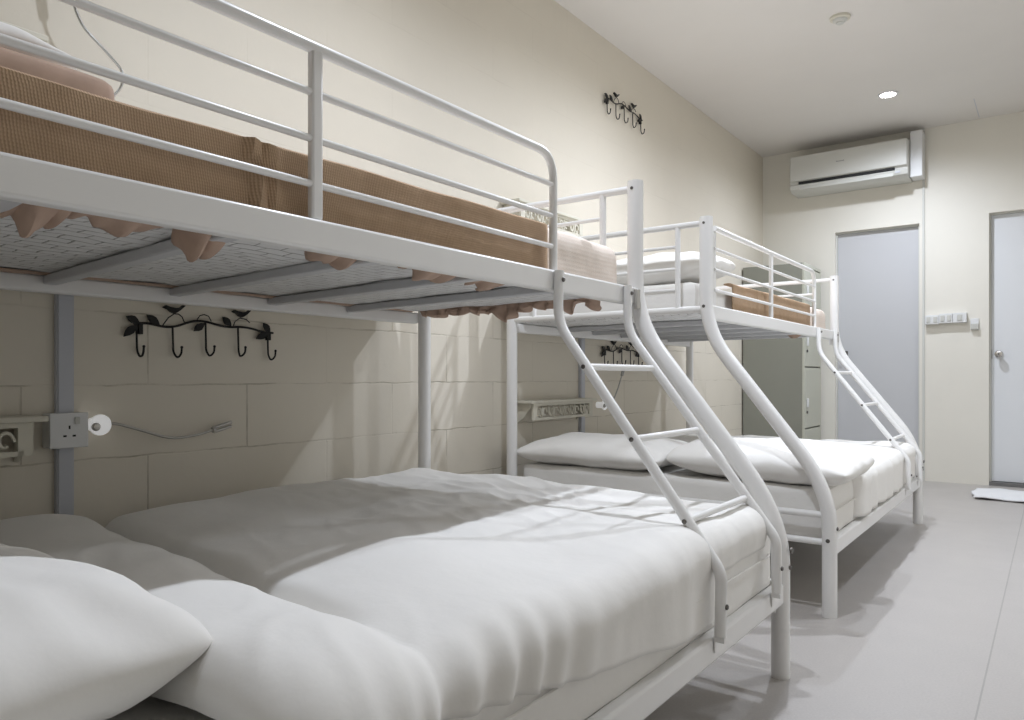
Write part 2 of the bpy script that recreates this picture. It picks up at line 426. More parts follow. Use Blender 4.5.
t = thing('card_key_holder', 'small white card key holder right of the switch boxes', 'card holder', (1.594, YF, 1.168))
obj('back_plate', boxes((-0.027, 0.027, -0.012, 0, 0, 0.088)), M['plastic'], t, True, 0.003)
obj('card_pocket', poly(bmesh.new(), [(-0.012, 0.0), (-0.034, 0.006), (-0.038, 0.048), (-0.012, 0.048)], -0.024, 0.024), M['ac'], t, True, 0.003)

# ------------------------------------------------------------------ locker
LX, LY, LW, LZ = 0.012, 6.0, 0.49, 1.735
t = thing('locker', 'tall sage grey metal locker against the left wall by the far corner', 'locker', (LX, LY, 0))
obj('cabinet_body', boxes((0, LW-0.02, 0, 0.5, 0.04, LZ-0.02), (0, LW-0.04, 0.02, 0.48, 0, 0.04)), M['locker'], t, False, 0.004)
obj('front_frame', boxes((LW-0.0195, LW-0.002, 0, 0.5, LZ-0.045, LZ-0.02), (LW-0.0195, LW-0.002, 0, 0.5, 0.04, 0.07), (LW-0.0195, LW-0.002, 0, 0.016, 0.071, LZ-0.046),
    (LW-0.0195, LW-0.002, 0.484, 0.5, 0.071, LZ-0.046)), M['locker_door'], t, False, 0.002)
zs = [0.075, 0.404, 0.892, 1.375, LZ-0.05]
for z0, z1 in zip(zs, zs[1:]):
    d = obj('locker_door', boxes((LW-0.018, LW, 0.02, 0.48, z0+0.006, z1-0.006)), M['locker_door'], t, False, 0.003)
    zc = z0+(z1-z0)*0.42
    obj('locker_handle', boxes((LW, LW+0.014, 0.05, 0.075, zc-0.035, zc+0.035)), M['plastic'], d, True, 0.004)
    obj('lock_barrel', lathe(bmesh.new(), [(0.002, LW), (0.011, LW), (0.011, LW+0.008), (0.004, LW+0.009)], 'X', 16, (0, 0.062, zc-0.075)), M['bolt'], d)

# ------------------------------------------------------------------ floor towel
bm = bmesh.new(); nx, ny = 40, 36; g = []
for i in range(nx+1):
    row = []
    for j in range(ny+1):
        u, v = i/nx, j/ny
        x = u*0.62; y = v*0.46
        x += 0.03*N(v*3, 1.3)*(1-u); y += 0.03*N(u*4, 7.7)
        z = 0.012 + 0.008*(N(x*7, y*7)+0.6) + 0.014*max(0, N(x*5+3, y*3+9))
        row.append(bm.verts.new((x, y, max(z, 0.006))))
    g.append(row)
for i in range(nx):
    for j in range(ny): bm.faces.new((g[i][j], g[i+1][j], g[i+1][j+1], g[i][j+1]))
o = obj('floor_towel', bm, M['mat'], None, True, 0, (1.63, 5.74, 0))
so = o.modifiers.new('thick', 'SOLIDIFY'); so.thickness = 0.010; so.offset = -0.2
tag(o, 'crumpled white towel bath mat on the floor before the right door', 'bath mat')

# ------------------------------------------------------------------ the bunk bed
L = 2.0
XO, XW, XB = 1.043, 0.14, 1.478
RP = 0.0245
def bolt(p, axis='X', r=0.007, parent=None):
    return obj('bolt', lathe(bmesh.new(), [(r*0.5, -0.002), (r, -0.001), (r, 0.002), (r*0.6, 0.004)] , axis, 12, p), M['bolt'], parent)
def bunk(label, loc):
    B = thing('bunk_bed', label, 'bunk bed', loc, 'white metal bunk beds')
    for y in (RP*0, L-0.015):
        pth = smooth_path([(XO, y, 1.41), (XO, y, 0.985), (XB-0.055, y, 0.50), (XB, y, 0.37), (XB, y, 0)], 0.13, 8)
        p = obj('post', T(pth, RP, 20), M['steel'], B)
        bolt((XO, y-RP, 1.075), 'Y', 0.006, p); bolt((XO, y-RP, 1.385), 'Y', 0.005, p)
        bolt((XB+RP*0.0, y-RP, 0.26), 'Y', 0.007, p)
        bolt((XB+RP, y, 0.30), 'X', 0.007, p)
        p = obj('post', T([(XW, y, 1.41), (XW, y, 0)], RP*0.98, 20), M['steel'], B)
        bolt((XW, y-RP*0.86, 1.0), 'Y', 0.006, p)
        # end frame of the upper bunk
        e = obj('end_rail', T([(XW, y, 1.388), (XO, y, 1.388)], 0.0115), M['steel'], B)
        for xs in (XW+0.12, 0.93): obj('spindle', T([(xs, y, 1.068), (xs, y, 1.388)], 0.0105), M['steel'], e)
        for z in (1.31, 1.225, 1.145): obj('crossbar', T([(XW+0.12, y, z), (0.93, y, z)], 0.0065), M['steel'], e)
        obj('end_rail', T([(XW, y, 1.066), (XO, y, 1.066)], 0.0135), M['steel'], B)
        # end frame of the lower bed
        for z in (0.342, 0.25): obj('end_rail', T([(XW, y, z), (XB, y, z)], 0.0115), M['steel'], B)
    bolt((XB+RP+0.004, L-0.015, 0.345), 'X', 0.009, B)
    # side rails
    for (x0, x1, z0, z1) in ((XO-0.012, XO+0.018, 1.028, 1.082), (XW-0.02, XW+0.012, 1.012, 1.053), (XB-0.015, XB+0.015, 0.203, 0.258), (XW-0.015, XW+0.015, 0.203, 0.258)):
        obj('side_rail', boxes((x0, x1, 0.02, L-0.035, z0, z1)), M['steel'], B, True, 0.006)
    # joining brackets at the post
    for (x, z) in ((XO, 1.0), (XB, 0.18)):
        obj('bracket', boxes((x-0.022, x-0.003, L-0.052, L-0.043, z, z+0.085), (x-0.022, x-0.003, L-0.043, L-0.038, z+0.01, z+0.03)), M['steel'], B, True, 0.002)
        obj('bracket', boxes((x-0.022, x-0.003, 0.028, 0.037, z, z+0.085)), M['steel'], B, True, 0.002)
    obj('bracket', boxes((XO+0.019, XO+0.030, L-0.062, L-0.040, 1.015, 1.075)), M['grey_metal'], B, True, 0.002)
    # slats
    for k in range(5):
        y = 0.357 + k*0.308 - 0.0
        sl = boxes((XW+0.0135, XO-0.0135, y-0.016, y+0.016, 1.030, 1.052))
        for v in sl.verts: v.co.y += 0.04*(0.6-v.co.x)/0.45
        obj('slat', sl, M['steel_grey'], B, True, 0.004)
        if k < 5: obj('slat', boxes((XW+0.0155, XB-0.0155, y-0.015, y+0.015, 0.232, 0.254)), M['steel_grey'], B, True, 0.004)
    # guard rail
    gt, y0, y1 = 1.380, 0.075, 1.525
    G = obj('guard_rail', T(smooth_path([(XO+0.002, y0, gt), (XO+0.002, y1, gt), (XO+0.002, y1, 1.083)], 0.07, 8), 0.0105), M['steel'], B)
    obj('guard_post', boxes((XO-0.006, XO+0.01, 0.763, 0.786, 1.083, gt-0.004)), M['steel'], G, True, 0.004)
    obj('guard_post', boxes((XO-0.009, XO+0.001, y0-0.006, y0+0.024, 1.084, gt+0.008)), M['steel'], G, True, 0.001)
    for z in (1.302, 1.222, 1.144): obj('guard_bar', T([(XO+0.002, y0, z), (XO+0.002, y1, z)], 0.0065), M['steel'], G)
    # ladder
    la = lambda z: 1.468 + 0.040*(z-0.30)/0.75
    lb_ = lambda z: 1.858 + 0.020*(z-0.30)/0.75
    RG = ((1.158, 0.836), (1.292, 0.667), (1.425, 0.495))
    Ld = obj('ladder', T([(RG[0][0], la(0.836), 0.836), (RG[0][0], lb_(0.836), 0.836)], 0.0085), M['steel'], B)
    for x, z in RG[1:]: obj('rung', T([(x, la(z), z), (x, lb_(z), z)], 0.0085), M['steel'], Ld)
    for fy in (la, lb_):
        pts = [(XO+0.03, fy(1.078), 1.078), (XO+0.03, fy(0.948), 0.948), (1.475, fy(0.435), 0.435), (XB+0.028, fy(0.395), 0.395), (XB+0.028, fy(0.262), 0.262)]
        st = obj('stile', T(smooth_path(pts, 0.05, 7), 0.0125), M['steel'], Ld)
        bolt((XO+0.043, fy(1.055), 1.055), 'X', 0.006, st)
        for x, z in RG: bolt((x, fy(z)-0.0125, z), 'Y', 0.0055, st)
        bolt((XB+0.0405, fy(0.325), 0.325), 'X', 0.006, st)
        y = fy(0.26)
        obj('hook_bracket', boxes((XB+0.016, XB+0.04, y-0.009, y+0.009, 0.250, 0.262), (XB+0.0155, XB+0.019, y-0.006, y+0.006, 0.225, 0.252)), M['steel'], Ld, True, 0.002)
    return B
B1 = bunk('nearer white metal bunk bed whose top bunk crosses the left half', (0.006, 0.045, 0))
B2 = copy_tree(B1); B2.location = (-0.010, 2.637, 0)
for ch in B1.children:
    if ch.name.startswith('post') and len(ch.data.vertices) < 60: ch.location.x = 0.022
B2['label'] = 'farther white metal bunk bed standing beyond the nearer one'

# ------------------------------------------------------------------ bedding
def sstep(a, b, x):
    t = max(0, min(1, (x-a)/(b-a))); return t*t*(3-2*t)
def drape_duvet(name, y0, y1, xw, xo, top, hem, seed, fold=None, pleat=None, ny=150, nx=120, yn=None, m='duvet'):
    """quilt as a thick cloth over the mattress: flat top, rounded outer shoulder, hanging side"""
    bm = bmesh.new(); g = []
    R = 0.058
    for j in range(ny+1):
        v = j/ny; y = y0+(y1-y0)*v; row = []
        hz = hem(y); drop = max(0.0, top-R-hz)
        S = (xo-R-xw) + R*PI/2 + drop
        for i in range(nx+1):
            s = S*i/nx
            if s < xo-R-xw: x, z, nrm = xw+s, top, Vector((0, 0, 1))
            elif s < xo-R-xw+R*PI/2:
                a = (s-(xo-R-xw))/R; x, z = xo-R+R*math.sin(a), top-R+R*math.cos(a); nrm = Vector((math.sin(a), 0, math.cos(a)))
            else:
                d = s-(xo-R-xw+R*PI/2); x, z = xo, top-R-d; nrm = Vector((1, 0, 0))
                nrm = Vector((1, 0, 0))
            # broad puffs and finer creases
            p = 0.016*N(x*3.1+seed, y*2.6, seed) + 0.008*N(x*7+seed, y*6, 3.1)
            cr = abs(N(x*5.5+seed*2, y*13+x*6, 1.7)); p += 0.0075*(0.35-min(cr, 0.35))*2*(N(x*1.7, y*1.7, seed+9)+0.5)
            hang = max(0, min(1, (s-(xo-R-xw))/0.12))
            p = p*(1-0.65*hang) + hang*0.004*N(y*13+seed, x*2, 5.5)
            if pleat: p += hang*0.0075*pleat(y, z)
            p -= 0.015*hang*sstep(y1-0.62, y1-0.48, y)
            if fold: p += fold(x, y)*(1-hang*0.4)
            # soft ends
            for e, wdt in ((y-y0, 0.07), (y1-y, 0.09)):
                if e < wdt:
                    q = e/wdt; p -= (0.055)*(1-math.sqrt(max(0, 1-(1-q)**2)))
            e = (x-xw)/0.08
            if e < 1: p -= 0.03*(1-math.sqrt(max(0, 1-(1-e)**2)))
            P_ = Vector((x, y, z)) + nrm*p
            if yn: P_.y += yn(x, y)
            row.append(bm.verts.new(P_))
        g.append(row)
    for j in range(ny):
        for i in range(nx): bm.faces.new((g[j][i], g[j][i+1], g[j+1][i+1], g[j+1][i]))
    o = obj(name, bm, M[m], sharp=0)
    so = o.modifiers.new('thick', 'SOLIDIFY'); so.thickness = 0.022; so.offset = -1
    return o
def pillow(name, cx, cy, cz, lx, ly, th, seed, rot=(0, 0, 0), m='pillow', sag=0.0, flange=0.0):
    bm = bmesh.new(); nx, ny = 56, 40
    def pt(u, v, side):
        # pinch the middle of each edge so corners stick out
        x = u*lx/2*(1-0.045*(1-v*v)) ; y = v*ly/2*(1-0.06*(1-u*u))
        ax = max(0, 1-abs(u)**2.6); ay = max(0, 1-abs(v)**2.4)
        prof = (ax*ay)**0.46; cr_ = 1-0.09*(u*v)**4; x *= cr_; y *= cr_
        z = side*th/2*prof
        if side > 0: z += prof*(0.012*N(x*5+seed, y*5, seed)) + prof**0.5*0.006*N(x*16+seed, y*16, 2)
        wr = 0.010*N(math.atan2(v, u)*4+seed, 4.4)*(1-prof)*prof*4
        z += wr - sag*u*u
        return Vector((x, y, z))
    top = [[None]*(ny+1) for _ in range(nx+1)]; bot = [[None]*(ny+1) for _ in range(nx+1)]
    for i in range(nx+1):
        for j in range(ny+1):
            u = math.sin((i/nx*2-1)*PI/2); v = math.sin((j/ny*2-1)*PI/2)
            edge = i in (0, nx) or j in (0, ny)
            top[i][j] = bm.verts.new(pt(u, v, 1))
            bot[i][j] = top[i][j] if edge else bm.verts.new(pt(u, v, -1))
    for i in range(nx):
        for j in range(ny):
            bm.faces.new((top[i][j], top[i+1][j], top[i+1][j+1], top[i][j+1]))
            q = (bot[i][j], bot[i][j+1], bot[i+1][j+1], bot[i+1][j])
            if len(set(q)) == 4 and bm.faces.get(q) is None:
                try: bm.faces.new(q)
                except ValueError: pass
    o = obj(name, bm, M[m]); o.location = (cx, cy, cz); o.rotation_euler = rot
    return o
Y1, Y2 = 0.045, 2.637
# lower mattresses
for Y0, dx, lb in ((Y1, 0.008, 'thick white sheeted mattress on the lower bunk of the nearer bed'), (Y2, -0.01, 'thick white sheeted mattress on the lower bunk of the farther bed')):
    o = obj('mattress', rbox(0.17, 1.469, 0.035, 1.94, 0.249, 0.425, 0.020, (60, 90, 12), 0.005, 9, Y0), M['sheet'])
    o.location = (dx, Y0, 0)
    tag(o, lb, 'mattress')
    # fitted-sheet seam piping round the edge
    pp = bmesh.new(); q = []
    for (x, y) in ((0.21, 0.036), (1.44, 0.034), (1.475, 0.075), (1.475, 1.90), (1.44, 1.941)): q.append((x+0.001, y, 0.345))
    tube(pp, smooth_path(q, 0.03), 0.003, 6)
    obj('piping', pp, M['sheet'], o)
# near duvet: puffed head fold, then the long flat part
def fold_near(x, y):
    line = 0.86 - 0.135*x
    d = y-line
    if d < 0: puff = (0.034*math.exp(-((d+0.16)/0.16)**2) + 0.014)*(1-math.exp(d/0.035))
    else: puff = 0.022*(1-math.exp(-d/0.10))
    crease = -0.030*math.exp(-(d/0.022)**2)
    fade = 1-sstep(1.15, 1.36, x)
    return puff + crease*fade + 0.012*math.exp(-((x-1.2)**2/0.05+(y-0.95)**2/0.02))
def pleat_near(y, z):
    a = math.exp(-((y-0.78)/0.20)**2)
    return a*(math.sin((y+0.25*(0.46-z))*88+2.2*N(y*5, 3))-0.3) + 0.25*math.sin(y*23+z*9)
def hem_near(y):
    return 0.275 + max(0, 1.45-y)*0.15 + 0.10*sstep(1.535, 1.575, y) + 0.006*N(y*9, 2.2)
o = drape_duvet('duvet', Y1+0.385, Y1+1.925, 0.20, 1.486, 0.462, hem_near, 2.3, fold_near, pleat_near, 230, 150)
tag(o, 'large puffy white duvet spread over the lower bunk of the nearer bed', 'duvet')
def fold_far(x, y):
    d = y-3.17
    return -0.02*math.exp(-((y-3.16-0.12*(x-1.0))/0.012)**2) + (0.015 if d < 0 else 0.004) - 0.010*math.exp(-((y-3.72)/0.01)**2)*sstep(1.3, 1.45, x)
o = drape_duvet('duvet', Y2+0.40, Y2+1.93, 0.18, 1.484, 0.450, lambda y: 0.275+0.01*N(y*6, 3), 5.1, fold_far, lambda y, z: 0.45*math.sin(y*38+2*N(y*3, 1)), 200, 110)
tag(o, 'white duvet spread over the lower bunk of the farther bed', 'duvet')
# pillows
P1 = pillow('pillow', 1.00, Y1+0.215, 0.508, 0.70, 0.44, 0.18, 1.0, (0.02, 0.0, 0.02))
tag(P1, 'plump white pillow at the near head of the nearer lower bunk', 'pillow', 'white pillows')
P2 = pillow('pillow', 0.42, Y1+0.22, 0.50, 0.50, 0.42, 0.15, 8.0, (0.0, 0.0, -0.03))
tag(P2, 'white pillow by the wall on the nearer lower bunk', 'pillow', 'white pillows')
P3 = pillow('pillow', 0.475, Y2+0.225, 0.486, 0.74, 0.46, 0.135, 3.0, (0.05, 0.0, 0.01))
tag(P3, 'white pillow next to the wall on the farther lower bunk', 'pillow', 'white pillows')
P4 = pillow('pillow', 1.19, Y2+0.235, 0.493, 0.72, 0.46, 0.15, 6.0, (0.05, 0.02, -0.02))
tag(P4, 'white pillow on the aisle side of the farther lower bunk', 'pillow', 'white pillows')
# upper mattresses
for k, (Y0, dx, lb) in enumerate(((Y1, 0.008, 'quilted white mattress on the upper bunk of the nearer bed'), (Y2, -0.01, 'quilted white mattress on the upper bunk of the farther bed'))):
    bm = rbox(0.035, 0.985, 0.05, 1.945, 1.054, 1.182, 0.03, (24, 50, 8), 0.006, 8, Y0+4)
    bmesh.ops.recalc_face_normals(bm, faces=bm.faces)
    for f in bm.faces:
        if f.normal.z < -0.6: f.material_index = 1
    o = obj('mattress', bm, [M['sheet'], M['quilt']])
    o.location = (dx, Y0, 0); tag(o, lb, 'mattress')
# peach blanket wrapped over the foot of the upper mattresses
def foot_blanket(ya, yb, seed, y_w=1.945):
    bm = bmesh.new(); prof_n = 44; g = []
    ny = 60
    X0, X1, Zt, Zb, R = 0.045, 1.003, 1.206, 1.066, 0.035
    for j in range(ny+1):
        y = ya+(yb-ya)*j/ny; row = []
        S = (X1-R-X0)+R*PI/2+(Zt-R-Zb)
        for i in range(prof_n+1):
            s = S*(i/prof_n)**0.85
            if s < X1-R-X0: x, z, n_ = X0+s, Zt, Vector((0, 0, 1))
            elif s < X1-R-X0+R*PI/2:
                a = (s-(X1-R-X0))/R; x, z = X1-R+R*math.sin(a), Zt-R+R*math.cos(a); n_ = Vector((math.sin(a), 0, math.cos(a)))
            else: x, z = X1, Zt-R-(s-(X1-R-X0+R*PI/2)); n_ = Vector((1, 0, 0))
            p = 0.006*N(x*8+seed, y*8, z*8) + 0.003*N(y*20, z*30+seed, x*9)
            e = yb-y
            if e < 0.05:
                q = e/0.05; sh = 1-math.sqrt(max(0, 1-(1-q)**2)); x -= sh*0.04*n_.x; z -= sh*0.05*n_.z
            row.append(bm.verts.new(Vector((x, y, z))+n_*p))
        g.append(row)
    # end flap that falls over the foot of the mattress
    for k in range(1, 7):
        row = []
        for i, v0 in enumerate(g[ny]):
            zt = v0.co.z if True else 0
            f = k/6
            row.append(bm.verts.new((v0.co.x-0.002*k*(1 if i > prof_n*0.8 else 0), yb+0.004*math.sin(f*3)+0.003*N(v0.co.x*20, f*3), v0.co.z*(1-f)+Zb*f)))
        g.append(row)
    for j in range(len(g)-1):
        for i in range(prof_n):
            try: bm.faces.new((g[j][i], g[j][i+1], g[j+1][i+1], g[j+1][i]))
            except ValueError: pass
    return bm
for (Y0, dx, ya, lb) in ((Y1, 0.008, 1.50, 'pale peach ribbed blanket wrapped round the foot of the nearer upper mattress'),
                         (Y2, -0.01, 1.50, 'pale peach ribbed blanket wrapped round the foot of the farther upper mattress')):
    o = obj('blanket', foot_blanket(ya, 1.958, Y0), M['peach'])
    so = o.modifiers.new('thick', 'SOLIDIFY'); so.thickness = 0.006; so.offset = 1
    o.location = (dx, Y0, 0); tag(o, lb, 'blanket')
    # crumpled hem hanging below the foot
    if Y0 == Y1:
        bm = bmesh.new(); r0 = None; nn = 260
        for i in range(nn+1):
            x = 0.20+0.75*i/nn
            cur = []
            for k in range(6):
                f = k/5; amp = 0.012*(0.3+f)
                dz = -0.040*f*(0.8+0.9*N(x*22, 1)) - (0.035*f*math.exp(-((x-0.60)/0.035)**2))
                cur.append(bm.verts.new((x+0.006*f*N(x*30, f), 1.925-0.03*f*0+amp*math.sin(x*120+3.5*N(x*9, 5)+f*1.5)+0.014*N(x*30, f*3), 1.062+dz)))
            if r0:
                for k in range(5): bm.faces.new((r0[k], cur[k], cur[k+1], r0[k+1]))
            r0 = cur
        f_ = obj('hanging_hem', bm, M['tuck'], o); s2 = f_.modifiers.new('thick', 'SOLIDIFY'); s2.thickness = 0.003
        f_['label'] = 'crumpled rust-brown hem'
# brown woven cloth between mattress and guard rail
def side_panel(ya, yb, seam):
    bm = bmesh.new(); ny, nz = 130, 16; g = []
    for j in range(ny+1):
        y = ya+(yb-ya)*j/ny; row = []
        for i in range(nz+7):
            if i <= nz: x, z = 1.013, 1.060+(0.128+0.012*min(1, y/1.2))*i/nz
            else:
                f = (i-nz)/6; x, z = 1.013-0.035*f, 1.190+0.012*min(1, y/1.2)+0.002*math.sin(f*3)
            b_ = 0.003*N(y*6, z*9) + 0.0015*N(y*25, z*25)
            for s, a in seam: b_ += a*math.exp(-((y-s-0.12*(1.21-z))/0.009)**2)
            row.append(bm.verts.new((x+(b_ if i <= nz else 0), y, z+(0.004*(N(y*5, 2)+0.5) if i >= nz else 0))))
        g.append(row)
    for j in range(ny):
        for i in range(nz+6): bm.faces.new((g[j][i], g[j+1][i], g[j+1][i+1], g[j][i+1]))
    return bm
def tuck(y, wd, dep, seed, parent):
    """a bunched corner of cloth hanging under the rail, seen from below"""
    bm = bmesh.new(); n, m_ = 26, 10; g = []
    for i in range(n+1):
        u = i/n*2-1; row = []
        for k in range(m_+1):
            f = k/m_
            row.append(bm.verts.new((1.014-0.085*f-0.012*math.sin(u*10+seed)*f*f, y+u*wd/2*(1-0.15*f)+0.010*f*math.sin(seed*3.1),
                                     1.062-dep*math.sin(f*PI*0.62)*(1-abs(u)**3)*(0.8+0.2*math.sin(u*7+seed*2))+0.005*math.sin(u*14+seed)*f)))
        g.append(row)
    for i in range(n):
        for k in range(m_): bm.faces.new((g[i][k], g[i+1][k], g[i+1][k+1], g[i][k+1]))
    o = obj('tucked_corner', bm, M['tuck'], parent); s2 = o.modifiers.new('thick', 'SOLIDIFY'); s2.thickness = 0.003
    return o
o = obj('coverlet', side_panel(0.06, 1.54, [(0.665, 0.020), (0.70, 0.010)]), M['woven']); o.location = (0.006, Y1, 0)
so = o.modifiers.new('thick', 'SOLIDIFY'); so.thickness = 0.005; so.offset = 1
tag(o, 'brown woven coverlet along the side of the nearer upper bunk', 'coverlet')
for (y, wd, dep, sd) in ((0.37, 0.10, 0.058, 1), (0.49, 0.17, 0.036, 4), (0.615, 0.085, 0.062, 2), (0.90, 0.14, 0.038, 3), (1.17, 0.18, 0.036, 5), (1.36, 0.16, 0.038, 7)):
    q = tuck(y-0.0, wd, dep, sd, o)
o = obj('coverlet', side_panel(0.36, 1.555, [(0.66, 0.006), (0.74, 0.005)]), M['woven']); o.location = (-0.012, Y2, 0)
so = o.modifiers.new('thick', 'SOLIDIFY'); so.thickness = 0.005; so.offset = 1
tag(o, 'brown woven coverlet along the side of the farther upper bunk', 'coverlet')
q = tuck(1.50, 0.05, 0.035, 2, o)
o = bpy.data.objects['coverlet']
bm = bmesh.new()
rr = None
for i in range(121):
    y = 0.3+1.6*i/120; dz = 0.004*N(y*9, 3)
    c3 = [bm.verts.new((0.155+0.004*N(y*14, 1), y, 1.0535)), bm.verts.new((0.175+0.003*N(y*20, 7), y, 1.049+dz)), bm.verts.new((0.195+0.006*N(y*11, 9), y, 1.0535))]
    if rr:
        for k in range(2): bm.faces.new((rr[k], c3[k], c3[k+1], rr[k+1]))
    rr = c3
obj('tucked_edge', bm, M['tuck'], o)
# folded blanket and pillows on the upper bunks
o = obj('folded_blanket', rbox(0.30, 0.95, 0.10, 0.50, 0, 0.078, 0.028, (24, 18, 6), 0.006, 8, 2), M['tuck']); o.location = (0.0, Y1, 1.186)
tag(o, 'folded brown blanket under the rails at the head of the nearer upper bunk', 'blanket')
P5 = pillow('pillow', 0.52, Y1+0.31, 1.318, 0.66, 0.40, 0.10, 4.0)
tag(P5, 'white pillow on a folded blanket on the nearer upper bunk', 'pillow', 'white pillows')
P6 = pillow('pillow', 0.72, Y2+0.245, 1.262, 0.62, 0.33, 0.14, 9.0, (0.10, 0.0, 0.03))
tag(P6, 'white pillow on the upper bunk of the farther bed', 'pillow', 'white pillows')

# ------------------------------------------------------------------ things on the left wall
def hook_rack(label, y, z):
    t = thing('hook_rack', label, 'hook rack', (0, y, z), 'black bird-and-leaf hook racks')
    X_ = 0.014
    vine = [(-0.225, 0.030), (-0.216, 0.032), (-0.183, 0.034), (-0.147, 0.027), (-0.121, 0.026), (-0.094, 0.032), (-0.067, 0.043), (-0.039, 0.05), (-0.005, 0.049), (0.03, 0.041), (0.066, 0.036), (0.115, 0.04), (0.153, 0.036), (0.186, 0.028), (0.229, 0.026)]
    obj('vine', T(smooth_path([(X_, a, b) for a, b in vine], 0.02, 3), 0.0035, 8), M['iron'], t)
    for (a, b), (c, d), (e, f) in zip([(-0.218, 0.032), (-0.113, 0.027), (-0.01, 0.048), (0.1, 0.039), (0.208, 0.028)],
            [(-0.209, -0.062), (-0.101, -0.062), (0.001, -0.055), (0.106, -0.054), (0.218, -0.063)],
            [(-0.201, -0.033), (-0.09, -0.032), (0.014, -0.026), (0.12, -0.025), (0.231, -0.033)]):
        pts = [(X_, a, b), (X_, a+0.002, d+0.016), (X_+0.004, c-0.002, d+0.001), (X_+0.010, c+0.002, d+0.002), (X_+0.014, e-0.004, d+0.012), (X_+0.016, e-0.004, f)]
        k = bmesh.new(); tube(k, smooth_path(pts, 0.014, 4), 0.003, 8)
        bmesh.ops.create_uvsphere(k, u_segments=10, v_segments=8, radius=0.0042, matrix=Matrix.Translation((X_+0.016, e-0.004, f)))
        obj('hook', k, M['iron'], t)
    for (a, b), (c, d) in (((-0.211, 0.035), (-0.246, 0.05)), ((-0.218, 0.027), (-0.253, -0.007)), ((-0.153, 0.031), (-0.189, 0.058)), ((-0.014, 0.044), (-0.048, 0.018)),
                           ((0.075, 0.041), (0.047, 0.068)), ((0.216, 0.029), (0.192, 0.057)), ((0.209, 0.025), (0.165, 0.004))):
        dx, dz = c-a, d-b; ln = math.hypot(dx, dz); ux, uz = dx/ln, dz/ln; px, pz = -uz, ux
        pl = []
        for s, wv in ((0, 0.001), (0.2, 0.007), (0.45, 0.011), (0.7, 0.0085), (0.9, 0.003), (1.0, 0.0005)): pl.append((a+dx*s+px*wv, b+dz*s+pz*wv))
        for s, wv in ((0.9, 0.003), (0.7, 0.0085), (0.45, 0.011), (0.2, 0.007), (0, 0.001)): pl.append((a+dx*s-px*wv, b+dz*s-pz*wv))
        obj('leaf', poly(bmesh.new(), pl, X_-0.002, X_+0.003), M['iron'], t, False)
    for cxy, cz in ((-0.109, 0.080), (0.112, 0.083)):
        pl = [(-0.034, 0.002), (-0.026, 0.009), (-0.012, 0.005), (0.006, 0.003), (0.017, 0.006), (0.026, 0.013), (0.034, 0.012), (0.029, 0.007), (0.018, -0.003), (0.008, -0.010), (-0.001, -0.014), (-0.012, -0.010), (-0.020, -0.003)]
        obj('bird', poly(bmesh.new(), [(cxy+a, cz+b) for a, b in pl], X_-0.004, X_+0.006), M['iron'], t, False, 0.001)
    for arc in ([(-0.142, 0.031), (-0.126, 0.053), (-0.108, 0.066), (-0.095, 0.066), (-0.084, 0.058), (-0.077, 0.043)], [(-0.038, 0.052), (-0.028, 0.066), (-0.014, 0.07), (0.0, 0.066), (0.009, 0.051)],
                [(0.083, 0.041), (0.09, 0.056), (0.106, 0.067), (0.128, 0.065), (0.142, 0.055)]):
        obj('stem', T([(X_, a, b) for a, b in arc], 0.0018, 6), M['iron'], t)
    for y_ in (-0.205, 0.215):
        obj('mount_plate', boxes((0.0, X_, y_-0.006, y_+0.006, 0.002, 0.030)), M['iron'], t, False)
    return t
H1 = hook_rack('black bird-and-leaf hook rack under the upper bunk of the nearer bed', 1.244, 0.93)
for y, z, lb in ((3.90, 0.935, 'black bird-and-leaf hook rack on the wall behind the ladder'),
                 (3.93, 2.385, 'black bird-and-leaf hook rack high on the bare left wall')):
    c = copy_tree(H1); c.location = (0, y, z); c['label'] = lb

